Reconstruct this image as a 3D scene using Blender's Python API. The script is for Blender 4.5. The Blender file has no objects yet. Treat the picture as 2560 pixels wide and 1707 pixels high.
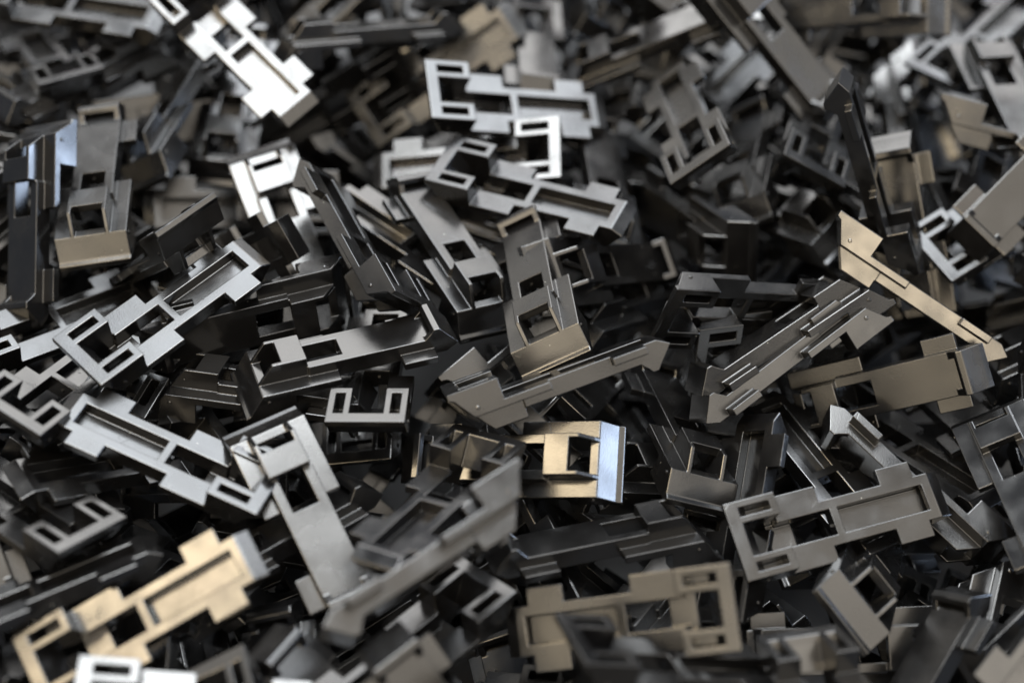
import bpy, bmesh, math
from mathutils import Vector, Quaternion, Matrix

scene = bpy.context.scene
MM = 0.001                                        # one millimetre; the whole heap is built at its real size

# ---------------------------------------------------------------- camera
cam_data = bpy.data.cameras.new("camera")
cam = bpy.data.objects.new("camera", cam_data)
scene.collection.objects.link(cam)
cam.rotation_mode = 'QUATERNION'
cam.location = Vector((-10.205, -294.953, 360.971)) * MM
cam.rotation_quaternion = Quaternion((0.940073, 0.340618, -0.014646, 0.005307))
cam_data.sensor_width = 36.0
cam_data.lens = 36.0 * 4431 / 2560.0
cam_data.clip_start = 0.02
cam_data.clip_end = 20.0
cam_data.dof.use_dof = True
cam_data.dof.focus_distance = 0.463
cam_data.dof.aperture_fstop = 5.0
scene.camera = cam

# ---------------------------------------------------------------- room light
world = bpy.data.worlds.new("World")
scene.world = world
world.use_nodes = True
bg = world.node_tree.nodes["Background"]
bg.inputs[0].default_value = (0.72, 0.82, 1.0, 1)
bg.inputs[1].default_value = 0.2

def area_light(name, az, el, dist, sx, sy, colour, radiance):
    """an area lamp seen from the heap at azimuth az (0 = away from the camera, 90 = right) and height el"""
    l = bpy.data.lights.new(name, 'AREA')
    l.shape = 'RECTANGLE'; l.size = sx; l.size_y = sy
    l.color = colour
    l.energy = radiance * math.pi * sx * sy
    o = bpy.data.objects.new(name, l)
    scene.collection.objects.link(o)
    a, e = math.radians(az), math.radians(el)
    d = Vector((math.sin(a)*math.cos(e), math.cos(a)*math.cos(e), math.sin(e)))
    o.location = d * dist
    o.rotation_euler = (-d).to_track_quat('-Z', 'Y').to_euler()
    return o
area_light("ceiling_light", -28, 79, 2.6, 1.5, 1.2, (0.96, 0.99, 1.0), 24.0)
area_light("skylight", 14, 56, 2.7, 2.5, 1.3, (0.90, 0.95, 1.0), 10.5)
area_light("ceiling_wash", 165, 58, 2.4, 4.0, 2.4, (1.0, 0.89, 0.74), 2.3)
area_light("rear_wall", 2, 25, 3.2, 2.8, 1.5, (1.0, 0.98, 0.95), 5.0)
area_light("side_wall", 100, 44, 2.8, 2.2, 1.6, (1.0, 0.92, 0.80), 2.0)
area_light("left_wall", -55, 26, 2.8, 2.0, 1.4, (1.0, 0.93, 0.82), 2.2)
area_light("warm_lamp", -108, 54, 2.4, 0.85, 0.7, (1.0, 0.80, 0.52), 19.0)
area_light("warm_wall", -150, 30, 2.6, 2.0, 1.0, (1.0, 0.82, 0.56), 3.3)
area_light("warm_lamp", -172, 47, 2.5, 0.7, 0.5, (1.0, 0.81, 0.55), 14.0)
area_light("side_window", 84, 11, 3.0, 0.9, 0.7, (0.62, 0.76, 1.0), 22.0)

scene.view_settings.view_transform = 'Standard'
scene.view_settings.look = 'None'
scene.view_settings.exposure = 0.45
scene.view_settings.gamma = 1.0
scene.view_settings.use_curve_mapping = False

scene.cycles.max_bounces = 5
scene.cycles.diffuse_bounces = 1
scene.cycles.glossy_bounces = 4

# ---------------------------------------------------------------- materials
def plastic(name):
    m = bpy.data.materials.new(name); m.use_nodes = True
    nt = m.node_tree; N = nt.nodes; L = nt.links
    b = N["Principled BSDF"]
    tc = N.new("ShaderNodeTexCoord")
    at = N.new("ShaderNodeAttribute"); at.attribute_type = 'OBJECT'; at.attribute_name = 'tone'
    off = N.new("ShaderNodeVectorMath"); off.operation = 'MULTIPLY_ADD'
    comb = N.new("ShaderNodeCombineXYZ")
    for i in range(3): L.new(at.outputs['Fac'], comb.inputs[i])
    L.new(comb.outputs[0], off.inputs[0]); off.inputs[1].default_value = (0.31, 0.17, 0.23)
    L.new(tc.outputs['Object'], off.inputs[2])
    def noise(scale, detail, rough=0.5):
        n = N.new("ShaderNodeTexNoise"); n.inputs['Scale'].default_value = scale
        n.inputs['Detail'].default_value = detail; n.inputs['Roughness'].default_value = rough
        L.new(off.outputs[0], n.inputs['Vector']); return n
    blot = noise(120, 2)            # smudges
    fine = noise(2600, 0)           # moulding grain
    flow = noise(34, 1)
    # roughness: satin with smudges and per-piece difference
    mr = N.new("ShaderNodeMapRange"); L.new(blot.outputs['Fac'], mr.inputs[0])
    mr.inputs[1].default_value = 0.35; mr.inputs[2].default_value = 0.7
    mr.inputs[3].default_value = 0.14; mr.inputs[4].default_value = 0.25
    ad = N.new("ShaderNodeMath"); ad.operation = 'MULTIPLY_ADD'
    L.new(at.outputs['Fac'], ad.inputs[0]); ad.inputs[1].default_value = 0.07; L.new(mr.outputs[0], ad.inputs[2])
    L.new(ad.outputs[0], b.inputs['Roughness'])
    cr = N.new("ShaderNodeMixRGB"); L.new(flow.outputs['Fac'], cr.inputs[0])
    cr.inputs[1].default_value = (0.0012, 0.0012, 0.0013, 1); cr.inputs[2].default_value = (0.0026, 0.0025, 0.0025, 1)
    L.new(cr.outputs[0], b.inputs['Base Color'])
    b.inputs['IOR'].default_value = 1.53
    # fine relief, sink marks and a few scratches
    wv = N.new("ShaderNodeTexVoronoi"); wv.feature = 'DISTANCE_TO_EDGE'; wv.inputs['Scale'].default_value = 70
    warp = N.new("ShaderNodeVectorMath"); warp.operation = 'MULTIPLY_ADD'
    L.new(flow.outputs['Color'], warp.inputs[0]); warp.inputs[1].default_value = (0.012, 0.012, 0.012); L.new(off.outputs[0], warp.inputs[2])
    L.new(warp.outputs[0], wv.inputs['Vector'])
    sc = N.new("ShaderNodeMapRange"); L.new(wv.outputs['Distance'], sc.inputs[0])
    sc.inputs[1].default_value = 0.0; sc.inputs[2].default_value = 0.012; sc.inputs[3].default_value = 0.0; sc.inputs[4].default_value = 1.0
    msk = N.new("ShaderNodeMapRange"); L.new(blot.outputs['Fac'], msk.inputs[0])
    msk.inputs[1].default_value = 0.57; msk.inputs[2].default_value = 0.66
    inv = N.new("ShaderNodeMath"); inv.operation = 'SUBTRACT'; inv.inputs[0].default_value = 1.0; L.new(sc.outputs[0], inv.inputs[1])
    scm = N.new("ShaderNodeMath"); scm.operation = 'MULTIPLY'; L.new(inv.outputs[0], scm.inputs[0]); L.new(msk.outputs[0], scm.inputs[1])
    def madd(src, k, add=None):
        n = N.new("ShaderNodeMath"); n.operation = 'MULTIPLY_ADD'; n.inputs[1].default_value = k; n.inputs[2].default_value = 0.0
        L.new(src, n.inputs[0])
        if add is not None: L.new(add, n.inputs[2])
        return n.outputs[0]
    h = madd(flow.outputs['Fac'], 7.5e-4)
    h = madd(fine.outputs['Fac'], 9e-6, h)
    h = madd(scm.outputs[0], -2e-5, h)
    bp = N.new("ShaderNodeBump"); bp.inputs['Strength'].default_value = 1.0; bp.inputs['Distance'].default_value = 1.0
    L.new(h, bp.inputs['Height']); L.new(bp.outputs[0], b.inputs['Normal'])
    # sparse dust specks and lint
    du = N.new("ShaderNodeTexVoronoi"); du.inputs['Scale'].default_value = 420
    L.new(off.outputs[0], du.inputs['Vector'])
    near = N.new("ShaderNodeMath"); near.operation = 'LESS_THAN'; L.new(du.outputs['Distance'], near.inputs[0]); near.inputs[1].default_value = 0.07
    sep = N.new("ShaderNodeSeparateColor"); L.new(du.outputs['Color'], sep.inputs[0])
    some = N.new("ShaderNodeMath"); some.operation = 'GREATER_THAN'; L.new(sep.outputs[0], some.inputs[0]); some.inputs[1].default_value = 0.965
    both = N.new("ShaderNodeMath"); both.operation = 'MULTIPLY'; L.new(near.outputs[0], both.inputs[0]); L.new(some.outputs[0], both.inputs[1])
    dm = N.new("ShaderNodeMixRGB"); L.new(both.outputs[0], dm.inputs[0]); L.new(cr.outputs[0], dm.inputs[1]); dm.inputs[2].default_value = (0.10, 0.10, 0.09, 1)
    L.new(dm.outputs[0], b.inputs['Base Color'])
    return m
MAT = plastic("black_satin_plastic")

# ---------------------------------------------------------------- clip shape
S = dict(W=10.1, b=5.98, bx=5.45, hh=3.35, ri=4.28, so=8.3)
ZL = [-10.44, -8.75, -8.17, -4.82, -2.74, -1.5, 0.0, 1.8, 2.6]
YL = [-10.1, -8.3, -5.98, -5.45, -4.28, -3.35, 3.35, 4.28, 5.45, 5.98, 8.3, 10.1]
XT = [  # x of every grid line, for every z level
    [0.0, 0.0, 1.34, 3.63, 5.01, 5.88, 7.05, 8.45, 9.05],
    [3.5, 4.3, 4.6, 6.4, 7.4, 8.0, 8.9, 10.0, 10.4],
    [11.5]*9, [13.52]*9, [18.1]*9, [25.69]*9, [27.55]*9, [29.77]*9, [42.42]*9,
    [49.29]*7 + [51.0, 51.75],
    [51.53]*5 + [53.0, 54.4, 52.95, 52.55],
    [52.66]*5 + [54.2, 55.0, 53.5, 52.9],
    [55.0, 55.0, 55.0, 55.0, 58.35, 57.3, 55.9, 54.3, 53.4],
]
def filled(i, j, k):
    ya = abs((YL[j] + YL[j+1])/2)
    z = (ZL[k] + ZL[k+1])/2
    ring = ya > 4.28
    if i == 0:                                   # end wall, cheek tips
        return True if z < -2.74 else (4.28 < ya < 5.45)
    if i in (1, 2):                              # foot loops, cheeks, bridge
        if z < -4.82:
            return 4.28 < ya and not (i == 1 and 5.98 < ya < 8.3)
        if z < -2.74: return ring
        if i == 2 and z > 0: return ya < 5.45
        return 4.28 < ya < 5.45
    if z < -4.82: return False
    if i == 3:
        if z < -2.74: return ya > 3.35
        if z > 0: return ya < 5.45
        return 3.35 < ya < 5.45
    if i == 4:
        return z < 0 and (ya > 3.35 if z < -2.74 else 3.35 < ya < 5.98)
    if i == 5: return z < 0 and 3.35 < ya < 5.98
    if i == 6: return z < 0 and ya < 5.98
    tab = i in (8, 9) and -4.82 < z < -2.74 and ya > 5.98
    if i <= 8:
        if tab: return True
        if z > 0 or ya > 5.98: return False
        return ya > 3.35 or z > -1.5
    if tab: return True
    if ya > 5.98: return False
    if z < 0:
        return i == 11 or ya > 3.35 or z > -1.5
    if z > 1.8: return True
    return ya > 4.28 or i in (10, 11)
def clip_bmesh():
    bm = bmesh.new(); V = {}
    def vert(i, j, k):
        key = (i, j, k)
        if key not in V:
            z = ZL[k] + (0.27 if (i >= 9 and k == 8) else 0)
            V[key] = bm.verts.new((XT[i][k], YL[j], z))
        return V[key]
    nx, ny, nz = len(XT)-1, len(YL)-1, len(ZL)-1
    F = lambda i, j, k: 0 <= i < nx and 0 <= j < ny and 0 <= k < nz and filled(i, j, k)
    for i in range(nx):
        for j in range(ny):
            for k in range(nz):
                if not filled(i, j, k): continue
                for (d, q) in (((-1,0,0), [(0,0,0),(0,0,1),(0,1,1),(0,1,0)]), ((1,0,0), [(1,0,0),(1,1,0),(1,1,1),(1,0,1)]),
                               ((0,-1,0), [(0,0,0),(1,0,0),(1,0,1),(0,0,1)]), ((0,1,0), [(0,1,0),(0,1,1),(1,1,1),(1,1,0)]),
                               ((0,0,-1), [(0,0,0),(0,1,0),(1,1,0),(1,0,0)]), ((0,0,1), [(0,0,1),(1,0,1),(1,1,1),(0,1,1)])):
                    if F(i+d[0], j+d[1], k+d[2]): continue
                    try: bm.faces.new([vert(i+a, j+b_, k+c) for a, b_, c in q])
                    except ValueError: pass
    bmesh.ops.recalc_face_normals(bm, faces=bm.faces)
    bmesh.ops.dissolve_limit(bm, angle_limit=0.02, verts=bm.verts, edges=bm.edges)
    sharp = [e for e in bm.edges if len(e.link_faces) == 2 and e.calc_face_angle() > 0.3]
    bmesh.ops.bevel(bm, geom=sharp, offset=0.30, segments=3, profile=0.5, affect='EDGES', clamp_overlap=True)
    bmesh.ops.triangulate(bm, faces=[f for f in bm.faces if len(f.verts) > 4])
    return bm


def strokes(bm, lines, origin, ux, uy, un, w, h):
    """raised moulded strokes: each line a thin bar on the face through origin"""
    o, ux, uy, un = Vector(origin), Vector(ux), Vector(uy), Vector(un)
    for (a, b, c, d) in lines:
        p, q = Vector((a, b)), Vector((c, d)); t = (q-p).normalized(); s = Vector((-t.y, t.x))*w/2
        vs = []
        for hh in (-0.1, h):
            for r in (p-s, q-s, q+s, p+s):
                vs.append(bm.verts.new(o + ux*r.x + uy*r.y + un*hh))
        for f in ((3,2,1,0), (4,5,6,7), (0,1,5,4), (1,2,6,5), (2,3,7,6), (3,0,4,7)):
            bm.faces.new([vs[i] for i in f])
def pin(bm, x, y, z, s):
    n = 10; r = 0.55
    ring = [(x + r*math.cos(i*2*math.pi/n), z + r*math.sin(i*2*math.pi/n)) for i in range(n)]
    a = [bm.verts.new((u, y - 0.1*s, v)) for u, v in ring]
    b = [bm.verts.new((u, y + 0.22*s, v)) for u, v in ring]
    c = [bm.verts.new((x + (u-x)*0.6, y + 0.34*s, z + (v-z)*0.6)) for u, v in ring]
    for i in range(n):
        j = (i+1) % n
        for p, q in ((a, b), (b, c)): bm.faces.new([p[i], p[j], q[j], q[i]] if s > 0 else [q[i], q[j], p[j], p[i]])
    bm.faces.new(c if s < 0 else c[::-1])

def to_mesh(bm, name):
    bmesh.ops.recalc_face_normals(bm, faces=bm.faces) if name in ('moulded_mark', 'pin_mark') else None
    bmesh.ops.scale(bm, vec=(MM, MM, MM), verts=bm.verts)
    me = bpy.data.meshes.new(name); bm.to_mesh(me); bm.free()
    for p in me.polygons: p.use_smooth = False
    me.materials.append(MAT)
    return me

def inner_x(z):
    for k in range(len(ZL)-1):
        if ZL[k] <= z <= ZL[k+1]:
            t = (z-ZL[k])/(ZL[k+1]-ZL[k]); return XT[1][k]*(1-t) + XT[1][k+1]*t
    return XT[1][0]
def part_of(c):
    x, y, z = c; ya = abs(y); s = 'L' if y > 0 else 'R'
    if x > 48.9 and (z > 0.04 or x > 53.0): return 'end_hood'
    if ya > 6.02 and x > 40: return 'side_tab' + s
    if z < -2.6 and x < inner_x(z) + 0.12: return 'end_wall'
    if z < -4.95: return 'foot_loop' + s
    if z < -2.62 and (ya > 6.02 or (x < 18.2 and ya > 5.5)): return 'side_wing' + s
    if x < 18.3 and z > -2.7:
        if x > 11.3 and z > 0.02: return 'bridge'
        return 'cheek' + s if ya > 4.1 else 'beam'
    return 'beam'
def build_parts():
    whole = clip_bmesh()
    groups = {}
    for f in whole.faces: groups.setdefault(part_of(f.calc_center_median()), []).append(f.index)
    parts = []
    for key, idx in groups.items():
        idx = set(idx); b2 = whole.copy(); b2.faces.ensure_lookup_table()
        bmesh.ops.delete(b2, geom=[f for f in b2.faces if f.index not in idx], context='FACES')
        nm = key[:-1] if key[-1] in 'LR' else key
        parts.append((nm, key, to_mesh(b2, nm)))
    for s, c in ((1, 'L'), (-1, 'R')):
        b = bmesh.new(); pin(b, 6.5, s*10.1, -5.0, s); parts.append(('pin_mark', 'foot_loop' + c, to_mesh(b, 'pin_mark')))
    b = bmesh.new()
    un = Vector((-(ZL[4]-ZL[2]), 0, XT[0][4]-XT[0][2])).normalized(); uy = Vector((XT[0][4]-XT[0][2], 0, ZL[4]-ZL[2])).normalized()
    L = []
    for i in range(3):                            # three tiny worn characters
        o = i*0.95
        L += [(o, 0.9, o+0.55, 0.95), (o, 0.9, o+0.08, 0.5), (o+0.08, 0.48, o+0.55, 0.45), (o+0.55, 0.42, o+0.5, 0.03), (o+0.45, 0, o, 0.03)][i % 2:]
    strokes(b, L, ((XT[0][4]+XT[0][2])/2, 1.2, (ZL[4]+ZL[2])/2 - 0.4), (0, -1, 0), uy, un, 0.2, 0.07)
    parts.append(('moulded_mark', 'end_wall', to_mesh(b, 'moulded_mark')))
    b = bmesh.new()
    strokes(b, [(-2.1, 1.4, -1.7, 0.7), (-1.2, -1.6, 0.5, 1.4), (0.9, 0.1, 1.5, -0.4), (1.5, -0.4, 1.3, -1.2), (1.3, -1.2, 0.2, -1.4)],
            (40.5, 0, -1.5), (1, 0, 0), (0, -1, 0), (0, 0, -1), 0.28, 0.08)
    parts.append(('cavity_mark', 'beam', to_mesh(b, 'moulded_mark')))
    b = bmesh.new(); strokes(b, [(0.2, -0.4, 0.9, -0.4)], (27.55, 0, -2.2), (0, 1, 0), (0, 0, 1), (-1, 0, 0), 0.6, 0.5)
    parts.append(('nub', 'beam', to_mesh(b, 'nub')))
    wm = to_mesh(whole, 'plastic_clip')
    return parts, wm
PARTS, WHOLE = build_parts()

def frac(x): return x - math.floor(x)
def place(o, row):
    o.rotation_mode = 'QUATERNION'
    o.location = Vector(row[:3]) * MM
    o.rotation_quaternion = Quaternion(row[3:7]).normalized()
def clip_with_parts(row, label, group, i):
    root = bpy.data.objects.new("plastic_clip", None)
    root.empty_display_size = 0.01
    scene.collection.objects.link(root); place(root, row)
    root["label"] = label; root["category"] = "plastic clip"; root["group"] = group
    tone = round(frac(i*0.618 + 0.13), 3); made = {}
    for nm, key, me in PARTS:
        o = bpy.data.objects.new(nm, me); scene.collection.objects.link(o)
        o["tone"] = tone
        sub = nm in ('pin_mark', 'moulded_mark', 'cavity_mark', 'nub')
        o.parent = made.get(key, root) if sub else root
        if not sub: made[key] = o
    return root

CLIPS = [  # x, y, z in mm, quaternion, label
    ((-2.15, 16.84, 0.22, 0.511, 0.0618, 0.0828, 0.8533), 'grey clip face up left of centre, its hood edge lit pale blue'),
    ((8.48, -1.83, 8.9, 0.6339, -0.2176, -0.1249, 0.7316), 'clip face up at the centre, hood bars and front wall lit gold'),
    ((-70.18, -11, 7.26, 0.9799, -0.1116, -0.0082, 0.1652), 'sharp grey clip face up left of centre, lying level with its hood to the right'),
    ((-114.43, 32.49, 7.4, 0.6767, -0.0663, -0.0383, 0.7322), 'grey clip face up near the left edge, gold hood on top, gold front wall below'),
    ((-108.48, -13.56, 3.17, 0.0344, -0.922, -0.3849, -0.0246), 'pale grey clip underside up at left, slotted E-shaped end at its lower left'),
    ((55.42, -50.99, -12.73, 0.1586, -0.9764, -0.1467, 0.0004), 'grey clip underside up at lower right, slotted end left, small mark in its pocket'),
    ((-58.84, -46.18, -4.2, 0.0941, -0.1783, -0.9786, 0.0403), 'bluish white clip underside up at left, long pocket running down to the right'),
    ((-107.36, -90.42, -10.21, 0.1845, -0.9449, -0.2297, -0.1425), 'bright gold clip underside up near the bottom left corner'),
    ((26.75, -32.57, 2.88, 0.0607, -0.1618, -0.1797, 0.9684), 'gold clip face up near the centre with a pale blue front wall'),
    ((95.51, 27.64, 8.5, 0.2197, 0.2079, -0.3197, -0.8979), 'brown-grey clip on its side right of centre, upper of two parallel nested clips'),
    ((-13.07, -22.67, -0.53, 0.3634, 0.9129, 0.1135, 0.1472), 'clip on its side below the gold-hooded centre clip, bright dot on its skirt'),
    ((-161.59, 137.3, 1.68, 0.0214, -0.9933, 0.1111, -0.0215), 'blurred grey clip underside up in the top left corner'),
    ((-99.08, 124.75, 17.42, 0.1803, -0.9002, 0.3949, 0.0335), 'brilliant white clip underside up at top left'),
    ((-108.88, 130.84, -1.08, 0.3654, 0.0339, -0.1087, -0.9239), 'dark blue-grey clip lying across the top left behind the upright left clip'),
    ((-111.96, 76.7, -7.37, 0.7695, -0.2652, -0.2318, 0.5327), "dark clip slanting down to the right of the upright left clip's hood"),
    ((-127.61, 95.65, -2.73, 0.1123, 0.5079, 0.8492, -0.0917), 'dark clip at top left with two small slotted feet'),
    ((-87.36, 85.7, -17.15, 0.7421, 0.0656, -0.0748, 0.6629), 'grey clip with a square opening just below left of the brilliant white clip'),
    ((-34.98, 132.54, -13.3, 0.0767, 0.2907, -0.7344, -0.6085), 'dark brown clip above centre left with a bright dot on its gold skirt'),
    ((-26.53, 91.19, 4.51, 0.1198, -0.9798, -0.0872, 0.1344), 'pale clip underside up near top centre with an E-shaped end to the left'),
    ((17.21, 83.83, -8.98, 0.1003, 0.005, 0.981, 0.1658), 'white square slotted end of a clip, right of the pale slotted clip'),
    ((-18.66, 69.62, -5.22, 0.0124, 0.9757, -0.2096, 0.0625), 'grey clip underside up above centre, pocket running down to the right'),
    ((15.2, 122.19, -7.29, 0.9721, -0.0666, -0.2217, 0.0384), 'blurred tan-grey clip face up near the top, pointing to the upper right'),
    ((59.07, 58.02, 7.61, 0.2615, 0.5945, 0.7377, 0.1844), 'brown-grey clip underside up standing steeply, upper right of centre'),
    ((47.65, 105.99, -32.79, 0.0226, -0.914, -0.3641, -0.1774), 'dim clip underside up crossing behind the steep brown clip'),
    ((61.52, 126.26, 32.89, 0.8984, 0.1498, 0.2812, -0.3024), 'brown clip face up near the top right, sliding down to the right'),
    ((63.76, 65.58, -7.61, 0.7229, -0.3102, -0.1445, 0.6002), 'dark clip face up with gold box edges, right of the steep brown clip'),
    ((31.79, 49.95, -8.94, 0.6681, 0.1147, 0.1377, 0.7222), 'grey clip with its hood up, right of the white square end'),
    ((126.57, 117.28, 29.28, 0.0957, -0.2695, -0.336, 0.8974), 'blurred tan clip lying level along the top edge at right'),
    ((132.24, 119.24, -13, 0.0317, 0.9175, 0.3879, 0.0822), 'dim clip with a slotted E-shaped end near the top right corner'),
    ((144.19, 129.63, 8.9, 0.7578, -0.0103, 0.0016, -0.6524), 'grey clip face up at the right edge near the top, square slot showing'),
    ((124.39, 90.65, 2.95, 0.3121, 0.9403, -0.1099, -0.0801), 'clip on its side near the top right, brown skirt plate with a bright dot'),
    ((106.64, 41.93, -6.04, 0.528, -0.2011, -0.8226, 0.0638), 'tall dark clip standing on end at the upper right'),
    ((83.72, 66.52, -3.25, 0.0944, -0.8012, -0.5725, 0.1463), 'brown clip underside up just left of the tall standing clip'),
    ((-134.8, 66.7, 19.88, 0.577, 0.4244, -0.0158, -0.6977), 'clip leaning at the left edge with a blue-lit skirt side'),
    ((-78.47, 18.42, 21.84, 0.3871, 0.3394, 0.8457, -0.1404), 'dark clip end with a pale blue lip strip, right of the upright left clip'),
    ((-146.67, 3.97, -12.8, 0.0188, 0.9505, 0.305, -0.0569), 'grey clip underside up at the left edge, under the long slotted left clip'),
    ((-125.13, -37.89, 9.69, 0.0057, 0.8206, 0.5214, -0.2338), 'grey clip with a slotted end at the left edge, above the bluish white clip'),
    ((-102.08, -14.47, -14.09, 0.0199, -0.8242, -0.5647, -0.0376), 'pale slotted foot of a clip between the long slotted and bluish white clips'),
    ((-77.53, -15.93, -23.23, 0.1901, 0.2812, -0.9374, 0.0786), 'grey clip underside up at the left edge, running under the bluish white clip'),
    ((-92.3, -0.32, -4.6, 0.9751, -0.2062, 0.005, -0.0818), "brass-edged clip lying level left of the broad grey clip's front wall"),
    ((-61.95, -27.55, 12.4, 0.8499, 0.112, 0.125, -0.4995), 'shiny pale clip face up left of centre, lip bar on top, narrow end down'),
    ((-35.4, -30.34, -1.27, 0.1013, 0.7156, 0.6886, -0.0581), 'clip tipped under the broad grey clip, two square slotted feet facing the viewer'),
    ((-4.6, -31.47, -5.18, 0.1204, 0.5067, -0.8336, 0.184), 'brown-grey clip underside up at lower centre, looking into its hollow slotted end'),
    ((74.19, 0.02, -21.62, 0.8821, 0.3861, -0.2631, 0.0601), 'brass-toned clip face up at right with thin scratches on its deck'),
    ((123.37, -48.99, -23.69, 0.3157, -0.2381, -0.7273, 0.561), 'clip on its side at lower right, white-lit narrow tip, running to the right edge'),
    ((83.58, 33.51, 11.63, 0.3609, 0.8857, -0.1839, -0.2268), 'bright gold clip on its side at right, sliding down towards the right edge'),
    ((118.87, 45.7, -13.17, 0.1048, -0.9491, -0.2939, -0.0437), 'white slotted clip end poking out under the big brown deck at right'),
    ((168.3, 77.89, 25.04, 0.3722, 0.1227, 0.2627, -0.8817), 'large brown-grey clip face up at the right edge, hood towards the lower left'),
    ((97.01, 58.8, -6.18, 0.3304, -0.1268, 0.0238, 0.935), 'dark clip with an open box end, left of the bright gold side clip'),
    ((62.48, 44.95, -9.24, 0.2799, -0.456, -0.4871, 0.6903), 'dark clip lying on its side with a square box end, above the nested clips'),
    ((12.71, 27.48, 5.58, 0.89, 0.1716, 0.3421, 0.2478), 'dark clip whose gold-edged box opens just right of the gold-hooded centre clip'),
    ((17.21, 28.78, -12.15, 0.9099, -0.1262, 0.1721, 0.3557), 'dark clip with one gold-edged cheek, tucked below the gold-framed box'),
    ((36.37, 13.51, 12.33, 0.6324, -0.7418, 0.0098, 0.2228), 'dark clip seen from below with a tan skirt plate, left of the nested clips'),
    ((46.09, 12.16, -7.85, 0.5429, -0.8178, -0.0848, 0.171), 'dark clip with a slotted foot showing under the tan skirt plate'),
    ((52.98, -33.9, -4.73, 0.6314, 0.0206, 0.2683, 0.7273), 'near-black clip face up below the nested clips, box end towards the viewer'),
    ((57.77, -64.91, -27.79, 0.1623, 0.7529, 0.5404, 0.3388), 'dark clip underside up with its narrow end upward, beside the near-black box'),
    ((98.75, -44.83, -26.02, 0.0654, -0.4871, -0.869, 0.0568), 'clip underside up pointing to the upper left, behind the marked right clip'),
    ((123.72, -7, -1.6, 0.7478, 0.1545, -0.1719, -0.6224), 'grey clip face up at the right edge, box end at top and deck below'),
    ((87.66, -70.24, -3.42, 0.8031, 0.087, 0.3919, 0.4403), 'brown-grey clip at lower right, its front wall and box turned to the viewer'),
    ((68.36, -85.72, -8.78, 0.2069, 0.7571, -0.5874, 0.1975), 'dark clip near the bottom right, looking into its two slotted feet'),
    ((81.15, -108.97, -21.55, 0.8449, -0.241, -0.2657, 0.3968), 'dark grey clip face up at the bottom right corner with its hood on top'),
    ((55.14, -77.11, 6.28, 0.1929, -0.0201, 0.939, 0.2842), 'tan clip underside up at bottom centre with its slotted end to the right'),
    ((51.15, -39.84, -9.5, 0.1361, 0.0155, -0.238, -0.9616), 'near-black clip on its side, stretched below the gold and blue clip'),
    ((10.88, -100.62, 12.75, 0.2254, 0.9548, 0.1228, -0.1498), 'blurred dark slotted clip end overlapping the left part of the tan clip'),
    ((4.83, -126.25, -17.81, 0.3874, 0.2473, -0.204, 0.8644), 'blurred clip at the bottom edge with its pale hood slope upward'),
    ((-4.11, -66.06, -12.91, 0.0042, 0.3963, -0.91, 0.1215), 'dark clip with a thin slotted foot at bottom centre, beside the blurred side clip'),
    ((-95.87, -107.19, 3.91, 0.0567, -0.9967, 0.0039, 0.0574), 'white slotted clip end at the bottom edge below the bright gold clip'),
    ((-65.31, -92.25, -6.78, 0.1338, -0.7953, 0.5763, -0.1319), 'dim slotted clip end at the bottom edge, right of the white one'),
    ((-134.21, -90.21, -0.95, 0.2783, 0.9301, 0.225, 0.0831), 'dark clip underside up at lower left, behind the bright gold clip'),
    ((-97.59, -67.25, 0.46, 0.058, 0.3438, 0.9217, -0.1699), 'dark grey clip at lower left with a slotted end, above the dark pocket clip'),
    ((-31.61, 8.17, 3.2, 0.2548, -0.4639, -0.7739, 0.3478), 'dark clip leaning on its side left of the blue-hooded clip'),
    ((-40.58, 18.88, 0.36, 0.1396, -0.0887, 0.5647, -0.8086), 'dark clip on its side just above the broad grey clip'),
    ((94.07, 22.65, 5.29, 0.2445, 0.2224, -0.3621, -0.8716), 'brown-grey clip on its side right of centre, lower of two parallel nested clips'),
    ((6.06, -59.97, 19.6, 0.2071, -0.244, 0.7774, -0.5414), 'blurred grey clip on its side crossing the lower centre, nearest to the camera'),
    ((-43.04, 120.24, -29.99, 0.3029, -0.8995, -0.2333, -0.2115), 'dull gold clip underside up at top centre'),
    ((7.41, 163.52, -5.59, 0.716, -0.081, 0.0313, -0.6926), 'grey clip face up at top centre with its hood pointing down'),
    ((-73.79, 82.04, 0.23, 0.8213, 0.1378, 0.1355, -0.5367), 'white-lit clip face up at upper left with a straight lip bar on top'),
    ((118.65, 141.56, -16.1, 0.3983, 0.6152, -0.4123, -0.5412), 'clip on its side hanging down between the tall standing clip and dotted skirt'),
    ((-80.65, 63.03, -34.11, 0.4598, -0.6981, 0.0009, -0.5489), 'dim clip whose small hood rests beside the white lip-bar clip'),
    ((-13.74, 0.69, -24.83, 0.4661, 0.8008, 0.2771, 0.2545), 'bright gold skirt plate tilted up left of the dotted centre clip'),
    ((120.03, 33.39, -25.65, 0.6275, 0.0845, -0.4433, 0.6345), 'grey clip hood slope just right of the tall standing clip'),
]
for i, (row, label) in enumerate(CLIPS):
    clip_with_parts(row, label, "plastic clips lying on top of the heap", i)

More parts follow.
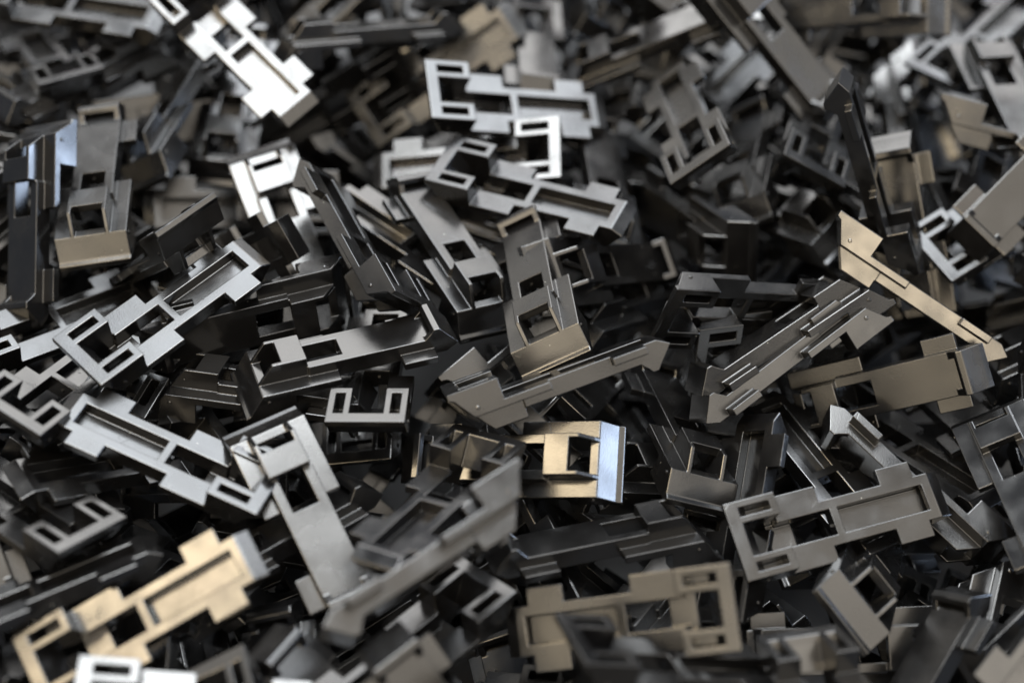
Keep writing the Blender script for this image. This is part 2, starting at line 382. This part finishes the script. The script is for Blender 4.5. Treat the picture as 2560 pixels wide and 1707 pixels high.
BURIED = [
    ((90.81, 134.59, -22.85, 0.8095, -0.295, -0.4389, 0.2552), 'black clip half buried between the sliding brown clip and the top edge tan clip', 1),
    ((-93.55, 173.35, -29.93, 0.0513, -0.9272, -0.158, -0.3357), 'black clip half buried between the brilliant white clip and the slanting dark clip', 0),
    ((-43.64, 133.52, -7.25, 0.6986, -0.0852, -0.191, 0.6843), 'black clip half buried between the dotted brown clip and the dull gold clip', 1),
    ((149.4, 16.77, -12.43, 0.0348, 0.6535, -0.7504, -0.093), 'black clip half buried between the right edge box clip and the white slotted right end', 1),
    ((-193.13, 147.06, 10.58, 0.9321, 0.1129, 0.3428, -0.0299), 'black clip half buried between the two small feet and the top left corner clip', 1),
    ((146.35, -60.09, 8.65, -0.0117, 0.4166, -0.8728, -0.2541), 'black clip half buried between the corner hood clip and the front-walled clip', 1),
    ((-112.35, 155.84, 6.4, -0.1927, -0.0831, -0.976, 0.0576), 'black clip half buried between the top left corner clip and the dark blue-grey clip', 0),
    ((55.49, 181.24, 9.16, 0.2116, -0.6107, 0.7155, 0.2653), 'black clip half buried between the blurred tan deck and the crossing dim clip', 1),
    ((34.81, 144.96, -11.39, 0.5994, 0.2936, 0.2233, 0.7103), 'black clip half buried between the blurred tan deck and the down-hooded clip', 1),
    ((-82.27, 167.2, 5.61, 0.3816, 0.327, -0.028, -0.8641), 'black clip half buried between the slanting dark clip and the dark blue-grey clip', 1),
    ((110.74, 153.2, -19.42, 0.7319, 0.1821, -0.1076, 0.6477), 'black clip half buried between the top edge tan clip and the hanging side clip', 1),
    ((-157.99, 60.31, -7.71, -0.1321, -0.9131, -0.3799, 0.067), 'black clip half buried between the blue-sided edge clip and the slanting dark clip', 1),
    ((-81.94, -68.89, -6.21, 0.9223, -0.2314, -0.0771, 0.2999), 'black clip half buried between the shiny lip-bar clip and the bright gold clip', 1),
    ((-93.04, -52.38, -19.66, 0.5055, -0.0908, -0.1803, -0.8389), 'black clip half buried between the bright gold clip and the dark pocket clip', 1),
    ((139.79, 204.28, -13.88, 0.5339, -0.3106, 0.3415, -0.7084), 'black clip half buried between the top edge tan clip and the top right slotted clip', 0),
    ((14.45, 157.17, 16.41, 0.5536, 0.7731, -0.0302, -0.3082), 'black clip half buried between the blurred tan deck and the sliding brown clip', 1),
    ((182.6, 84.36, -17.45, 0.4912, -0.2513, -0.5445, 0.6318), 'black clip half buried between the top right decked clip and the dotted skirt clip', 0),
    ((-131.51, 146.68, -29.51, 0.4245, -0.8395, -0.1443, -0.3069), 'black clip half buried between the brilliant white clip and the dark blue-grey clip', 1),
    ((23.25, -119.78, -1.2, 0.5972, -0.3305, -0.1222, 0.7206), 'black clip half buried between the blurred slotted end and the tan clip', 1),
    ((158.79, 50.61, -4.9, 0.5884, -0.1849, 0.0149, -0.787), 'black clip half buried between the white slotted right end and the bright gold side clip', 1),
    ((-195.25, 98.95, -10.21, -0.2132, -0.9743, 0.0586, 0.0426), 'black clip half buried between the dark blue-grey clip and the upright left clip', 1),
    ((116.75, -88.97, -15.05, 0.8241, 0.4394, 0.0497, 0.354), 'black clip half buried between the corner hood clip and the white-edged right clip', 1),
    ((165.15, 151.29, -37.42, 0.3114, -0.8338, -0.2106, -0.4043), 'black clip half buried between the top right decked clip and the top right slotted clip', 0),
    ((-50.57, 205.56, -20.64, 0.278, -0.5451, 0.596, -0.5199), 'black clip half buried between the brilliant white clip and the dotted brown clip', 0),
    ((-7.18, 166.79, 2.62, 0.1962, 0.138, 0.9009, -0.3618), 'black clip half buried between the dotted brown clip and the down-hooded clip', 0),
    ((86.95, 207.4, -17.9, -0.0405, -0.6453, 0.7613, -0.0484), 'black clip half buried between the sliding brown clip and the crossing dim clip', 0),
    ((-147.67, -21.15, 8.99, 0.9285, -0.0173, 0.2842, 0.2386), 'black clip half buried between the left edge slotted end and the bluish white clip', 1),
    ((-150.72, -61.98, -16.92, 0.1376, 0.9668, 0.2107, 0.0443), 'black clip half buried between the lower left slotted clip and the tucked left clip', 1),
    ((-71.84, 118.99, 8.12, 0.9571, -0.2557, 0.0095, 0.1361), 'black clip half buried between the brilliant white clip and the dull gold clip', 1),
    ((-19.73, 150.59, -16, -0.1391, -0.7927, -0.5799, -0.1262), 'black clip half buried between the dull gold clip and the down-hooded clip', 1),
    ((155.59, 118.66, -17.3, 0.1232, 0.5684, -0.8062, -0.1086), 'black clip half buried between the top right decked clip and the big brown deck', 1),
    ((170.83, 171.55, -18.65, 0.0609, -0.3253, -0.1317, -0.9344), 'black clip half buried between the top right slotted clip and the top right decked clip', 0),
    ((-71.34, 129.1, -10.42, 0.9206, 0.0764, -0.2451, 0.2941), 'black clip half buried between the dotted brown clip and the brilliant white clip', 1),
    ((-118.07, -130.44, -3.29, 0.0079, -0.6526, -0.7096, 0.2655), 'black clip half buried between the dark pocket clip and the bottom dim end', 0),
    ((-169.17, 19.12, -22.17, -0.0788, -0.9036, -0.3939, -0.1491), 'black clip half buried between the blue-sided edge clip and the under left clip', 1),
    ((130.89, 19.04, -21.9, 0.9388, -0.2484, -0.225, 0.0796), 'black clip half buried between the bright gold side clip and the right edge box clip', 1),
    ((-84.08, -120.64, -19.24, 0.6994, -0.0302, -0.233, 0.675), 'black clip half buried between the bright gold clip and the bottom white end', 1),
    ((-144.25, -28.91, 16.01, 0.8281, 0.1372, 0.1727, -0.5154), 'black clip half buried between the dark pocket clip and the lower left slotted clip', 1),
    ((-1.39, -127.81, 22.35, -0.147, -0.7062, -0.5412, 0.4321), 'black clip half buried between the thin-slotted clip and the blurred side clip', 0),
    ((-5.79, 33.56, -17.24, 0.0983, -0.2919, -0.9465, 0.0965), 'black clip half buried between the blue-hooded clip and the leaning side clip', 1),
    ((86.03, 106.62, -19.28, 0.7836, -0.3437, 0.0367, -0.5162), 'black clip half buried between the brown slotted clip and the tall standing clip', 1),
    ((2.72, 198.2, -34.15, 0.6716, -0.3589, -0.3834, -0.5226), 'black clip half buried between the dull gold clip and the blurred tan deck', 0),
    ((-119.29, -25.25, -24.49, -0.2235, 0.1672, 0.9232, -0.2641), 'black clip half buried between the tucked left clip and the left edge slotted end', 1),
    ((158.41, 40.29, 11.1, 0.0318, 0.7112, 0.3876, -0.5856), 'black clip half buried between the big brown deck and the white slotted right end', 0),
    ((-3.17, 175.59, -21.08, 0.6809, -0.1641, 0.1353, -0.7008), 'black clip half buried between the pale slotted clip and the dull gold clip', 1),
    ((109.08, 60.78, -23.24, 0.6531, -0.1605, -0.1699, 0.7203), 'black clip half buried between the brown slotted clip and the bright gold side clip', 1),
    ((-114.79, -36.29, -35.29, 0.1378, 0.9651, -0.2223, 0.0124), 'black clip half buried between the dark pocket clip and the bright gold clip', 1),
    ((-32.07, -45.62, -16.79, 0.1986, -0.1706, 0.0402, 0.9643), 'black clip half buried between the bright gold clip and the bluish white clip', 1),
    ((-9.2, 0.12, -40.73, 0.3187, -0.8329, 0.3273, -0.3124), 'black clip half buried between the gold and blue clip and the near-black side clip', 1),
    ((-53.7, -121.97, -20.72, 0.6804, -0.0917, -0.1667, 0.7077), 'black clip half buried between the shiny lip-bar clip and the bottom dim end', 1),
    ((-22.9, 77.26, -19.35, 0.9491, -0.2775, 0.1366, -0.0605), 'black clip half buried between the long pocket clip and the blue-hooded clip', 1),
    ((-131.41, 33.99, -29.74, 0.1628, 0.1121, -0.2398, 0.9505), 'black clip half buried between the blue-sided edge clip and the long slotted left clip', 1),
    ((-51.31, 12.52, -20.66, 0.0721, 0.104, -0.0705, -0.9895), 'black clip half buried between the brass-edged level clip and the broad grey clip', 1),
    ((-108.5, 49.96, -24.18, 0.1247, 0.4113, 0.9021, -0.0387), 'black clip half buried between the upright left clip and the blue strip clip', 1),
    ((-17.09, 142.24, -16.24, 0.1471, 0.1749, 0.0466, -0.9724), 'black clip half buried between the dotted brown clip and the pale slotted clip', 1),
    ((81.96, 162.13, -39.11, 0.5355, 0.2996, -0.0096, 0.7895), 'black clip half buried between the blurred tan deck and the gold-edged box clip', 0),
    ((92.64, 13.74, -37.15, -0.1439, -0.885, 0.4384, -0.0621), 'black clip half buried between the brass clip and the white-edged right clip', 1),
    ((12.46, -17.93, -4.97, 0.8121, 0.0269, 0.3462, 0.469), 'black clip half buried between the dotted centre clip and the gold and blue clip', 1),
    ((-193.78, 126.73, 4.04, 0.0255, 0.9556, -0.1482, -0.2533), 'black clip half buried between the dark blue-grey clip and the top left corner clip', 1),
    ((-142.74, 12.92, -23.87, 0.7855, -0.5069, -0.115, 0.3357), 'black clip half buried between the under left clip and the left edge slotted end', 1),
    ((-37.46, -11.84, -37.8, 0.027, 0.7094, 0.6836, 0.1696), 'black clip half buried between the square-footed clip and the shiny lip-bar clip', 1),
    ((138.38, 51.12, -36.89, 0.9355, -0.2783, -0.2035, -0.0778), 'black clip half buried between the bright gold side clip and the white slotted right end', 1),
    ((-131.44, 105.32, -23.43, 0.9215, 0.3651, 0.062, 0.1168), 'black clip half buried between the square-holed grey clip and the slanting dark clip', 1),
    ((144.05, 5.79, -31.07, 0.1636, 0.7211, -0.648, -0.1827), 'black clip half buried between the right edge box clip and the brass clip', 1),
    ((127.01, 82.04, -26.55, 0.0149, -0.9915, -0.0989, 0.0833), 'black clip half buried between the grey hood slope and the white slotted right end', 1),
    ((-5.22, 105.6, -19.84, -0.0245, 0.9833, 0.0345, -0.177), 'black clip half buried between the hooded grey clip and the white square end', 1),
    ((23.53, -72.89, -24.12, 0.8662, -0.1876, -0.0494, 0.4605), 'black clip half buried between the tan clip and the near-black side clip', 1),
    ((-107.76, 195.35, -32.52, -0.0711, -0.2778, 0.9552, -0.0729), 'black clip half buried between the top left corner clip and the two small feet', 0),
    ((122.46, -44.31, -19.06, 0.3748, 0.4572, -0.4467, -0.6715), 'black clip half buried between the corner hood clip and the right edge box clip', 1),
    ((-54.59, -74.32, -41.57, 0.6584, -0.684, -0.0771, -0.3045), 'black clip half buried between the blurred hood clip and the thin-slotted clip', 0),
    ((203.14, 109.71, -33.11, 0.0131, -0.0488, -0.9952, 0.0835), 'black clip half buried between the dotted skirt clip and the big brown deck', 0),
    ((-122.95, 55.95, -34.76, 0.1776, 0.1833, 0.1067, 0.961), 'black clip half buried between the blue-sided edge clip and the upright left clip', 1),
    ((-87.76, 206.43, -20.59, 0.2476, -0.7935, 0.5559, -0.0094), 'black clip half buried between the square-holed grey clip and the brilliant white clip', 1),
    ((17.4, -61.57, -29.08, 0.1502, 0.5127, 0.7686, 0.352), 'black clip half buried between the near-black side clip and the tan clip', 1),
    ((80.98, 129.18, -21.97, 0.4377, 0.0158, 0.0627, 0.8968), 'black clip half buried between the crossing dim clip and the steep brown clip', 1),
    ((-105.21, -57.02, -32.51, 0.8951, -0.1751, -0.0528, -0.4067), 'black clip half buried between the bright gold clip and the bottom dim end', 1),
    ((-138.6, 126.45, -24.62, 0.0972, -0.116, 0.3072, -0.9395), 'black clip half buried between the dark blue-grey clip and the blue-sided edge clip', 1),
    ((113.67, -68.84, -25.02, 0.0277, 0.0088, 0.2681, -0.963), 'black clip half buried between the two-footed corner clip and the corner hood clip', 1),
    ((-52.44, 85.92, -34.86, 0.0998, 0.0746, -0.9643, -0.2338), 'black clip half buried between the white lip-bar clip and the blue strip clip', 1),
    ((-40.33, 47, -21.68, 0.7979, 0.08, 0.1454, 0.5795), 'black clip half buried between the leaning side clip and the blue-hooded clip', 0),
    ((-163.08, 158.86, -42.6, 0.9276, -0.0945, -0.3612, 0.0083), 'black clip half buried between the two small feet and the dark blue-grey clip', 0),
    ((172.1, 192.18, -36.95, 0.3646, 0.1427, -0.3481, 0.8518), 'black clip half buried between the top right slotted clip and the top edge tan clip', 0),
    ((-149.12, -31.48, -20.74, 0.7192, 0.3984, -0.165, -0.5449), 'black clip half buried between the dark pocket clip and the tucked left clip', 0),
    ((114.85, 38.32, -38.66, 0.7932, -0.0068, -0.2562, -0.5524), 'black clip half buried between the brass clip and the right edge box clip', 1),
    ((-110.72, 127.06, -32.42, 0.9611, -0.0423, -0.1083, 0.2507), 'black clip half buried between the slanting dark clip and the square-holed grey clip', 1),
    ((-6.78, 128.08, -43.64, -0.0526, -0.9749, 0.0641, -0.2068), 'black clip half buried between the blurred tan deck and the steep brown clip', 1),
    ((155.04, 180.35, -43.17, 0.2641, -0.5165, 0.351, -0.7351), 'black clip half buried between the top right slotted clip and the hanging side clip', 0),
    ((133.32, 154.18, -39.51, 0.0787, 0.4967, 0.7004, 0.5065), 'black clip half buried between the hanging side clip and the top edge tan clip', 1),
    ((24.44, -18.43, -18.36, 0.9788, -0.142, 0.1162, 0.0914), 'black clip half buried between the gold and blue clip and the near-black box clip', 1),
    ((47, 197.02, -24.72, 0.5155, -0.1654, 0.3344, -0.7714), 'black clip half buried between the blurred tan deck and the pale slotted clip', 1),
    ((-52.13, -27.15, -16.88, 0.1913, 0.0425, 0.9348, 0.2961), 'black clip half buried between the shiny lip-bar clip and the bluish white clip', 1),
    ((-55.86, 25.17, -20.77, -0.1202, 0.0296, -0.9922, 0.0146), 'black clip half buried between the dark level side clip and the broad grey clip', 1),
    ((24.31, 214.18, -8.16, 0.6668, -0.1684, 0.4689, -0.5542), 'black clip half buried between the down-hooded clip and the blurred tan deck', 0),
    ((-11.74, -113.32, -22.38, 0.2811, 0.1793, -0.0073, 0.9428), 'black clip half buried between the bottom dim end and the thin-slotted clip', 1),
    ((96.85, 117.63, -49.52, 0.1507, 0.6698, 0.1779, 0.705), 'black clip half buried between the gold-edged box clip and the brown slotted clip', 1),
    ((183.13, -14.13, -48.01, 0.2439, 0.0198, -0.5056, 0.8273), 'black clip half buried between the right edge box clip and the marked right clip', 1),
    ((-130.3, 84.62, -55.16, -0.1583, -0.972, -0.1459, -0.094), 'black clip half buried between the upright left clip and the square-holed grey clip', 0),
    ((-36.26, 110.8, -42.04, 0.0009, -0.4973, -0.8633, 0.0857), 'black clip half buried between the dull gold clip and the white square end', 1),
    ((73.49, -62.32, -34.82, 0.4308, -0.1704, 0.0349, 0.8855), 'black clip half buried between the upright pocket clip and the two-footed corner clip', 1),
    ((-113.49, -10.1, -43.11, 0.9088, -0.1587, 0.1224, -0.3658), 'black clip half buried between the bright gold clip and the lower left slotted clip', 1),
    ((122.67, -50.99, -37.43, 0.8816, -0.2322, -0.0718, 0.4046), 'black clip half buried between the white-edged right clip and the right edge box clip', 1),
    ((26.06, 107.38, -37.11, 0.4142, 0.0251, 0.2089, -0.8855), 'black clip half buried between the long pocket clip and the gold-hooded centre clip', 1),
    ((59.93, 94.75, -48.78, 0.0848, 0.962, -0.2581, -0.0274), 'black clip half buried between the square-boxed dark clip and the open-boxed dark clip', 1),
    ((62.9, 35.11, -53.87, -0.136, -0.6418, 0.7541, -0.0299), 'black clip half buried between the upper nested clip and the lower skirt clip', 0),
    ((44.66, 96.95, -58.45, 0.4691, 0.2479, -0.0342, 0.847), 'black clip half buried between the hooded grey clip and the long pocket clip', 0),
    ((22.68, -7.11, -45.46, 0.0637, -0.5397, -0.8175, 0.1905), 'black clip half buried between the gold shard and the gold and blue clip', 1),
    ((18.48, -86.89, -34.76, -0.1924, -0.1272, -0.9725, -0.0329), 'black clip half buried between the tan clip and the thin-slotted clip', 1),
    ((-27.77, -39.97, -43.29, 0.9309, -0.1943, -0.0338, 0.3074), 'black clip half buried between the near-black side clip and the gold and blue clip', 0),
    ((36.64, 25.54, -47.96, 0.2122, -0.8293, -0.5034, 0.1176), 'black clip half buried between the tan skirt clip and the gold-cheeked clip', 1),
    ((93.38, 37.08, -51.11, 0.4814, -0.8149, -0.3017, 0.1145), 'black clip half buried between the brass clip and the lower nested clip', 1),
    ((-177.2, 111.98, -53.61, 0.916, 0.0843, -0.1996, 0.3376), 'black clip half buried between the two small feet and the upright left clip', 0),
    ((144.19, 93.52, -49.26, 0.613, 0.2749, 0.178, 0.719), 'black clip half buried between the grey hood slope and the hanging side clip', 1),
    ((76.53, -30.17, -36.29, 0.9703, 0.0082, 0.1955, 0.1424), 'black clip half buried between the marked right clip and the front-walled clip', 1),
    ((-15.64, 183.15, -46.58, 0.2673, -0.0367, -0.1867, -0.9446), 'black clip half buried between the dotted brown clip and the square-holed grey clip', 0),
    ((-81.4, 221.18, -30.72, 0.1957, -0.6739, 0.7118, -0.0305), 'black clip half buried between the brilliant white clip and the square-holed grey clip', 0),
    ((-53.67, 43.26, -46.98, -0.2162, -0.6553, -0.7069, -0.1551), 'black clip half buried between the leaning side clip and the dark level side clip', 0),
    ((-116.86, -55.2, -46.83, -0.1776, 0.39, 0.8869, -0.1727), 'black clip half buried between the lower left slotted clip and the dark pocket clip', 0),
    ((11.14, -110.31, -46.63, 0.6166, -0.0742, -0.1655, 0.7661), 'black clip half buried between the tan clip and the blurred hood clip', 1),
    ((92.47, -33.64, -47.26, -0.0424, -0.7738, 0.6174, 0.135), 'black clip half buried between the front-walled clip and the two-footed corner clip', 1),
    ((200.49, 156.4, -48.93, 0.0324, 0.1764, -0.9642, -0.1952), 'black clip half buried between the dotted skirt clip and the top right decked clip', 1),
    ((-76.21, 104.06, -44.04, 0.5202, -0.103, -0.1697, 0.8307), 'black clip half buried between the square-holed grey clip and the white lip-bar clip', 0),
    ((-50.45, -7.73, -35.5, 0.0524, -0.0259, 0.0953, 0.9937), 'black clip half buried between the shiny lip-bar clip and the tucked left clip', 1),
    ((88.99, 145.37, -48.02, 0.181, -0.8426, -0.4894, 0.1333), 'black clip half buried between the sliding brown clip and the gold-edged box clip', 1),
    ((-44.07, -67.77, -48.14, 0.1435, 0.946, 0.2536, 0.1423), 'black clip half buried between the blurred side clip and the thin-slotted clip', 1),
    ((77.32, 70.98, -42.61, 0.7854, -0.071, 0.0723, -0.6106), 'black clip half buried between the brass clip and the tan skirt clip', 1),
    ((-64.91, -110.26, -43.5, -0.0701, -0.5909, -0.794, -0.1249), 'black clip half buried between the bottom dim end and the bottom white end', 1),
    ((-144.93, 105.73, -50.57, 0.102, 0.9882, 0.0981, 0.0581), 'black clip half buried between the square-holed grey clip and the upright left clip', 1),
    ((79.03, 99.88, -30.55, 0.1905, 0.6556, 0.7304, -0.0177), 'black clip half buried between the gold-edged box clip and the crossing dim clip', 0),
    ((175.24, 253.96, -25.06, 0.5512, 0.3945, -0.0253, -0.7348), 'black clip half buried between the top right slotted clip and the tall standing clip', 0),
    ((-100.94, 179.03, -44.49, 0.0737, -0.3312, 0.9342, -0.1101), 'black clip half buried between the dark blue-grey clip and the two small feet', 1),
    ((187.98, 84.29, -62.41, -0.2196, -0.0348, 0.9589, 0.1761), 'black clip half buried between the white slotted right end and the big brown deck', 1),
    ((0.72, 197.74, -47.37, 0.7073, 0.2435, -0.0739, 0.6595), 'black clip half buried between the down-hooded clip and the pale slotted clip', 0),
    ((-30.05, 132.67, -45.28, 0.9137, -0.0815, -0.11, -0.3826), 'black clip half buried between the long pocket clip and the white square end', 1),
    ((52.54, -62.04, -61.23, -0.2075, 0.2634, 0.9405, -0.0546), 'black clip half buried between the tan clip and the blurred slotted end', 1),
    ((-165.19, -76.11, -54.85, -0.0443, 0.9817, 0.0602, 0.1754), 'black clip half buried between the dark pocket clip and the bottom white end', 0),
    ((-66.68, 88.77, -45.2, 0.0142, -0.1568, 0.5943, -0.7886), 'black clip half buried between the upright left clip and the dim hood', 1),
    ((189.05, 68.86, -50.7, 0.068, 0.0911, -0.8126, -0.5717), 'black clip half buried between the bright gold side clip and the grey hood slope', 1),
    ((122.37, 173.96, -50.17, 0.614, -0.1031, -0.039, -0.7816), 'black clip half buried between the tall standing clip and the hanging side clip', 0),
    ((23.09, 45.45, -43.85, 0.825, 0.2245, 0.1616, 0.4928), 'black clip half buried between the gold-framed box and the square-boxed dark clip', 1),
    ((-18.26, 105.87, -63.36, -0.1493, 0.3018, 0.5415, 0.7703), 'black clip half buried between the dotted brown clip and the leaning side clip', 1),
    ((105.77, 2.4, -39.48, 0.0491, 0.0618, 0.1436, 0.9865), 'black clip half buried between the leaning pocket clip and the lower nested clip', 1),
    ((39.95, 171.47, -59.28, -0.0923, -0.8117, 0.5591, -0.1414), 'black clip half buried between the blurred tan deck and the hooded grey clip', 0),
    ((100.77, -51.76, -48.86, 0.0834, 0.9393, -0.3294, -0.0467), 'black clip half buried between the front-walled clip and the marked right clip', 1),
    ((-19.5, -35.95, -43.18, -0.0718, 0.2007, -0.9638, 0.1599), 'black clip half buried between the shiny lip-bar clip and the blurred side clip', 1),
    ((-62.87, 30.29, -60.05, 0.0579, -0.9347, 0.3072, -0.1691), 'black clip half buried between the gold and blue clip and the shiny lip-bar clip', 1),
    ((-108.47, 71.77, -39.4, 0.1851, -0.7128, 0.6763, -0.0166), 'black clip half buried between the blue strip clip and the upright left clip', 0),
    ((-70.74, 193.53, -37.01, 0.2676, -0.6266, -0.481, 0.5517), 'black clip half buried between the dotted brown clip and the white lip-bar clip', 0),
    ((157.03, -73.06, -38.43, 0.3002, -0.3101, -0.3347, 0.8376), 'black clip half buried between the corner hood clip and the marked right clip', 1),
    ((68.57, 49.35, -34.59, -0.1897, -0.8615, -0.4703, -0.0246), 'black clip half buried between the open-boxed dark clip and the square-boxed dark clip', 1),
    ((181.51, 194.17, -41.5, 0.356, 0.286, -0.5563, -0.6943), 'black clip half buried between the dotted skirt clip and the top right slotted clip', 0),
    ((-32.4, 172.89, -30.58, 0.0485, -0.9582, -0.1246, 0.253), 'black clip half buried between the down-hooded clip and the dull gold clip', 0),
    ((61.31, -109.23, -54.5, -0.1753, 0.6686, 0.7173, 0.0877), 'black clip half buried between the tan clip and the upright pocket clip', 0),
    ((-119.02, 0.3, -61.22, 0.2606, 0.9417, 0.0441, 0.2081), 'black clip half buried between the shiny lip-bar clip and the broad grey clip', 0),
    ((109.07, -26.99, -61.95, 0.081, 0.5702, -0.8117, -0.0978), 'black clip half buried between the front-walled clip and the corner hood clip', 1),
    ((-121.02, -34.28, -58.18, 0.9455, -0.1331, -0.0421, 0.2943), 'black clip half buried between the bluish white clip and the bright gold clip', 1),
    ((42.8, -6.95, -50.43, 0.4078, -0.3639, -0.4692, 0.6936), 'black clip half buried between the gold and blue clip and the dotted centre clip', 1),
    ((44.62, 126.02, -55.41, 0.6005, -0.7261, -0.2457, 0.2277), 'black clip half buried between the square-boxed dark clip and the steep brown clip', 0),
    ((-9.24, 115.63, -56.38, 0.4936, -0.2537, -0.4199, 0.7181), 'black clip half buried between the long pocket clip and the pale slotted clip', 0),
    ((93.82, 105.81, -49.88, 0.9524, -0.0709, 0.0437, -0.2931), 'black clip half buried between the grey hood slope and the tall standing clip', 0),
    ((90.21, 21.29, -60.81, 0.9758, -0.0736, -0.1675, -0.1199), 'black clip half buried between the right edge box clip and the white-edged right clip', 1),
    ((81.84, 126.65, -75.06, 0.1168, -0.969, 0.0793, -0.2026), 'black clip half buried between the open-boxed dark clip and the brown slotted clip', 0),
    ((142.49, 57.29, -65.99, 0.0659, 0.0755, -0.9858, -0.1349), 'black clip half buried between the brass clip and the lower skirt clip', 1),
    ((179.19, -7.57, -75.91, -0.2575, -0.0735, 0.9419, -0.2027), 'black clip half buried between the right edge box clip and the corner hood clip', 0),
    ((5.66, 160.74, -63.88, -0.1227, -0.2308, 0.9646, -0.0358), 'black clip half buried between the dull gold clip and the pale slotted clip', 1),
    ((-211.94, 207.15, -56.94, 0.9416, -0.0259, -0.0704, -0.3283), 'black clip half buried between the two small feet and the blue-sided edge clip', 0),
    ((-127.31, 79.72, -54.87, 0.2493, -0.253, -0.0683, -0.9323), 'black clip half buried between the blue-sided edge clip and the left edge slotted end', 0),
    ((3.53, -81.19, -62.15, 0.8607, 0.1449, -0.007, 0.4879), 'black clip half buried between the tan clip and the gold and blue clip', 0),
    ((-57.04, -42.45, -56.38, 0.9897, -0.1262, -0.0448, -0.0513), 'black clip half buried between the thin-slotted clip and the blurred hood clip', 0),
    ((139.2, 181.75, -56.67, 0.8156, 0.3584, -0.1928, -0.4114), 'black clip half buried between the top right slotted clip and the dotted skirt clip', 1),
    ((80.87, 23.8, -48.09, 0.2195, -0.1411, 0.1459, 0.9543), 'black clip half buried between the near-black box clip and the lower nested clip', 1),
    ((-62.45, -51.69, -47, 0.6754, 0.4342, 0.3798, 0.4594), 'black clip half buried between the shiny lip-bar clip and the blurred hood clip', 1),
    ((122.98, 147.22, -39.02, -0.0705, -0.6135, 0.7847, 0.0549), 'black clip half buried between the hanging side clip and the tall standing clip', 1),
    ((-43.88, -19.63, -64.53, 0.8595, 0.2592, -0.0968, 0.4299), 'black clip half buried between the hollow-ended clip and the shiny lip-bar clip', 0),
    ((192.26, 16.4, -51.95, 0.1298, -0.0026, 0.1377, -0.9819), 'black clip half buried between the right edge box clip and the front-walled clip', 0),
]
for i, (row, label, big) in enumerate(BURIED):
    if big:                                       # enough of it shows to tell its parts
        clip_with_parts(row, label, "plastic clips buried inside the heap", i); continue
    o = bpy.data.objects.new("plastic_clip", WHOLE); scene.collection.objects.link(o); place(o, row)
    o["tone"] = round(frac(i*0.618), 3)
    o["label"] = label
    o["category"] = "plastic clip"; o["group"] = "plastic clips buried inside the heap"

# ---------------------------------------------------------------- the bin they lie in
bm = bmesh.new()
bmesh.ops.create_grid(bm, x_segments=1, y_segments=1, size=1.2)
me = bpy.data.meshes.new("bin_floor"); bm.to_mesh(me); bm.free()
mf = bpy.data.materials.new("bin_floor"); mf.use_nodes = True
b = mf.node_tree.nodes["Principled BSDF"]; b.inputs['Base Color'].default_value = (0.012, 0.012, 0.013, 1); b.inputs['Roughness'].default_value = 0.7
nz = mf.node_tree.nodes.new("ShaderNodeTexNoise"); nz.inputs['Scale'].default_value = 400
bp = mf.node_tree.nodes.new("ShaderNodeBump"); bp.inputs['Strength'].default_value = 0.3; bp.inputs['Distance'].default_value = 0.0005
mf.node_tree.links.new(nz.outputs['Fac'], bp.inputs['Height']); mf.node_tree.links.new(bp.outputs[0], b.inputs['Normal'])
me.materials.append(mf)
fl = bpy.data.objects.new("bin_floor", me); fl.location.z = -0.075; fl["kind"] = "structure"
scene.collection.objects.link(fl)
